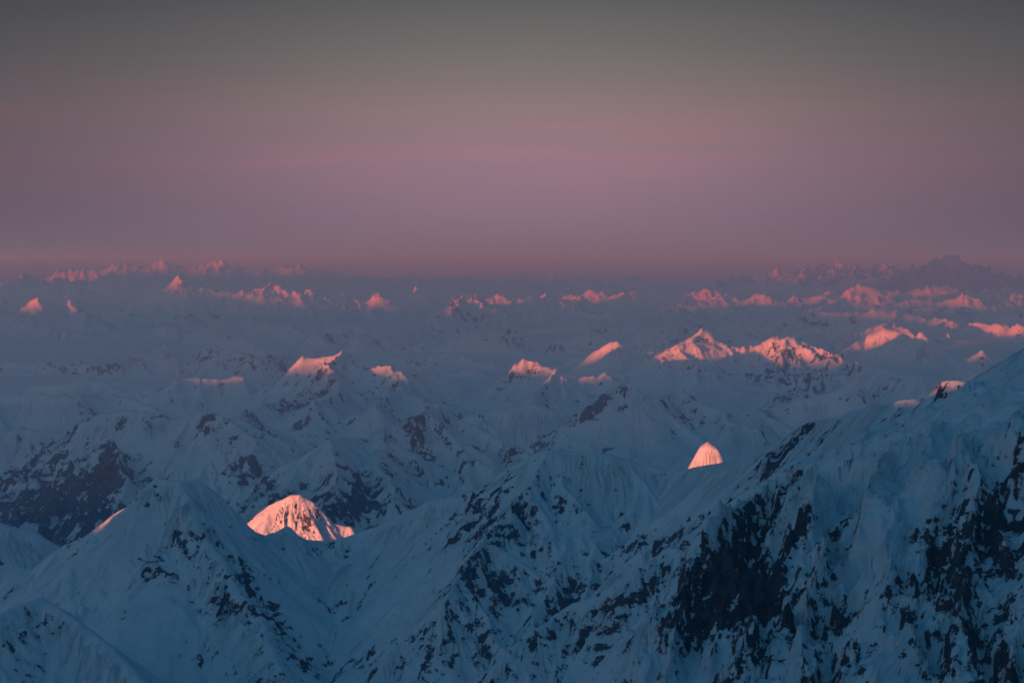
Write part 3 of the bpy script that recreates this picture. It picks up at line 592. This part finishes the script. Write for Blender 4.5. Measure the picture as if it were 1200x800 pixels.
# ------------------------------------------------------------------ the ground sheet out to the horizon
gm = bpy.data.materials.new('snowfield'); gm.use_nodes = True
gb = gm.node_tree.nodes['Principled BSDF']; gn = N(gm.node_tree, 'ShaderNodeTexNoise'); gn.inputs['Scale'].default_value = .0004; gn.inputs['Detail'].default_value = 8
gc = N(gm.node_tree, 'ShaderNodeNewGeometry'); gm.node_tree.links.new(gc.outputs['Position'], gn.inputs['Vector'])
gr = N(gm.node_tree, 'ShaderNodeValToRGB'); gm.node_tree.links.new(gn.outputs[0], gr.inputs[0]); gm.node_tree.links.new(gr.outputs[0], gb.inputs['Base Color'])
gr.color_ramp.elements[0].position = .35; gr.color_ramp.elements[0].color = (.3, .3, .31, 1); gr.color_ramp.elements[1].position = .55; gr.color_ramp.elements[1].color = (.8, .81, .83, 1)
gb.inputs['Roughness'].default_value = .85
rad = [.0, 1, 3, 8, 16, 30, 60, 120, 240]; na = 96
V = []; Q = []
for i, r_ in enumerate(rad[1:]):
    for k in range(na):
        a = 2 * math.pi * k / na; V.append((r_ * KM * math.sin(a), r_ * KM * math.cos(a), -3300))
for i in range(len(rad) - 2):
    for k in range(na): Q.append((i * na + k, (i + 1) * na + k, (i + 1) * na + (k + 1) % na, i * na + (k + 1) % na))
for k in range(0, na, 2): Q.append((k, (k + 1) % na, (k + 2) % na, na * (len(rad) - 1)))
V.append((0, 0, -3300))
put(make_mesh('snowfield', np.array(V, float), np.array(Q), mat=gm), 'snowy low ground reaching to the horizon')

# ------------------------------------------------------------------ unseen massif behind and left of the camera, crest shaped to shade chosen slopes
ca, sa = math.cos(SUN_AZ), math.sin(SUN_AZ); TE = math.tan(SUN_EL); W0 = -1.5
def vw(x, y): return x * ca - y * sa, x * sa + y * ca
# (v, shadow height wanted at distance w) -> crest height
PROF = [(6, .5), (1, .45), (-1.0, .30)]
def need(px, py, d, dz=0.0):
    x, y, z = at(px, py, d); v, w = vw(x, y); return (v, z + dz + TE * (w - W0))
g1 = need(350, 640, 14)[1] - .05
PTS = PROF + [need(1200, 416, 4.45, .12), need(925, 541, 4.7, .15), need(1122, 445, 6.6, .001), need(1068, 467, 6.85, .003),
    need(1000, 482, 7.3, .08), need(930, 505, 7.9, .12), need(880, 531, 8.3, .12), need(808, 549, 8.9, .1),
    need(650, 527, 9.0, .07), need(500, 586, 9.2, .18), need(335, 616, 9.3, .18), need(200, 560, 9.1, .05), need(176, 572, 9.2, .035), need(161, 593, 9.35, -.08), need(150, 601, 9.42, .012),
    need(18, 612, 9.9, .05), (need(843, 545, 17)[0] + .12, need(18, 612, 9.9, 0)[1] - .1), (need(843, 545, 17)[0] + .04, g1), (-9.75, g1),
    (-10.1, need(500, 478, 19.4, .12)[1]), (-12.2, -.80), (-13, need(150, 480, 21, .12)[1]), (-15.5, -.97), (-16.3, -1.14), (-21.5, -1.17), (-22.8, -1.36), (-24, -1.0), (-26, -.60), (-30, -.45),
    (-34, -.42), (-37, -.72), (-38.5, -.56), (-41, -.45), (-45, -.66), (-48, -.5), (-52, -.05), (-55, .5), (-57, .8), (-61, .8), (-64, .35), (-67, .7), (-70, .84), (-100, .86)]
PTS = sorted(PTS)
pv = np.array([p[0] for p in PTS]); pz = np.array([p[1] for p in PTS])
nv, nw = 500, 60
vs = np.concatenate([np.linspace(-100, -16, 250)[:-1], np.linspace(-16, 6, 400)]); nv = len(vs); wsx = np.concatenate([-np.linspace(1, 0, nw // 2) ** 1.5 * 3.4, (np.linspace(0, 1, nw // 2 + 1)[1:]) ** 1.5 * 1.7])
VV, WW = np.meshgrid(vs, wsx, indexing='ij')
CZ = np.interp(VV, pv, pz)
hh = CZ - np.abs(WW) * 1.0 - np.where(np.abs(WW) > 0, 1, 0) * .12 * ridged(VV / .8, WW / .8, 4, 90) * np.clip(np.abs(WW) * 3, 0, 1)
XX = VV * ca + (WW + W0) * sa; YY = -VV * sa + (WW + W0) * ca
V = np.stack([XX, YY, np.maximum(hh, -3.2)], -1).reshape(-1, 3) * KM
ii = np.arange(nv * len(wsx)).reshape(nv, -1)
Q = np.stack([ii[:-1, :-1], ii[1:, :-1], ii[1:, 1:], ii[:-1, 1:]], -1).reshape(-1, 4)
put(make_mesh('shading_massif', V, Q, rock=np.full(len(V), .35), mat=MATS[0][1]), 'unseen snow massif behind the viewpoint, crest shaped to cast shade')

# ------------------------------------------------------------------ haze
hz = bpy.data.materials.new('haze'); hz.use_nodes = True; t = hz.node_tree; t.nodes.clear()
o_ = N(t, 'ShaderNodeOutputMaterial'); pvn = N(t, 'ShaderNodeVolumePrincipled'); t.links.new(pvn.outputs[0], o_.inputs['Volume'])
pvn.inputs['Density'].default_value = HAZE_SIGMA; pvn.inputs['Color'].default_value = (.30, .64, 1.0, 1); pvn.inputs['Absorption Color'].default_value = (1, 1, 1, 1); pvn.inputs['Anisotropy'].default_value = 0.35
import bmesh
bm = bmesh.new(); bmesh.ops.create_cube(bm, size=1.0)
top = 920.0; bot = -3301.0
for v in bm.verts:
    v.co.x *= 190000; v.co.y = -6000 if v.co.y < 0 else 262000; v.co.z = top if v.co.z > 0 else bot
me = bpy.data.meshes.new('haze'); bm.to_mesh(me); bm.free(); me.materials.append(hz)
ho = bpy.data.objects.new('haze', me); SC.collection.objects.link(ho); put(ho, 'pale even haze filling the air', 'stuff')
print('done', round(time.time() - T0, 1))
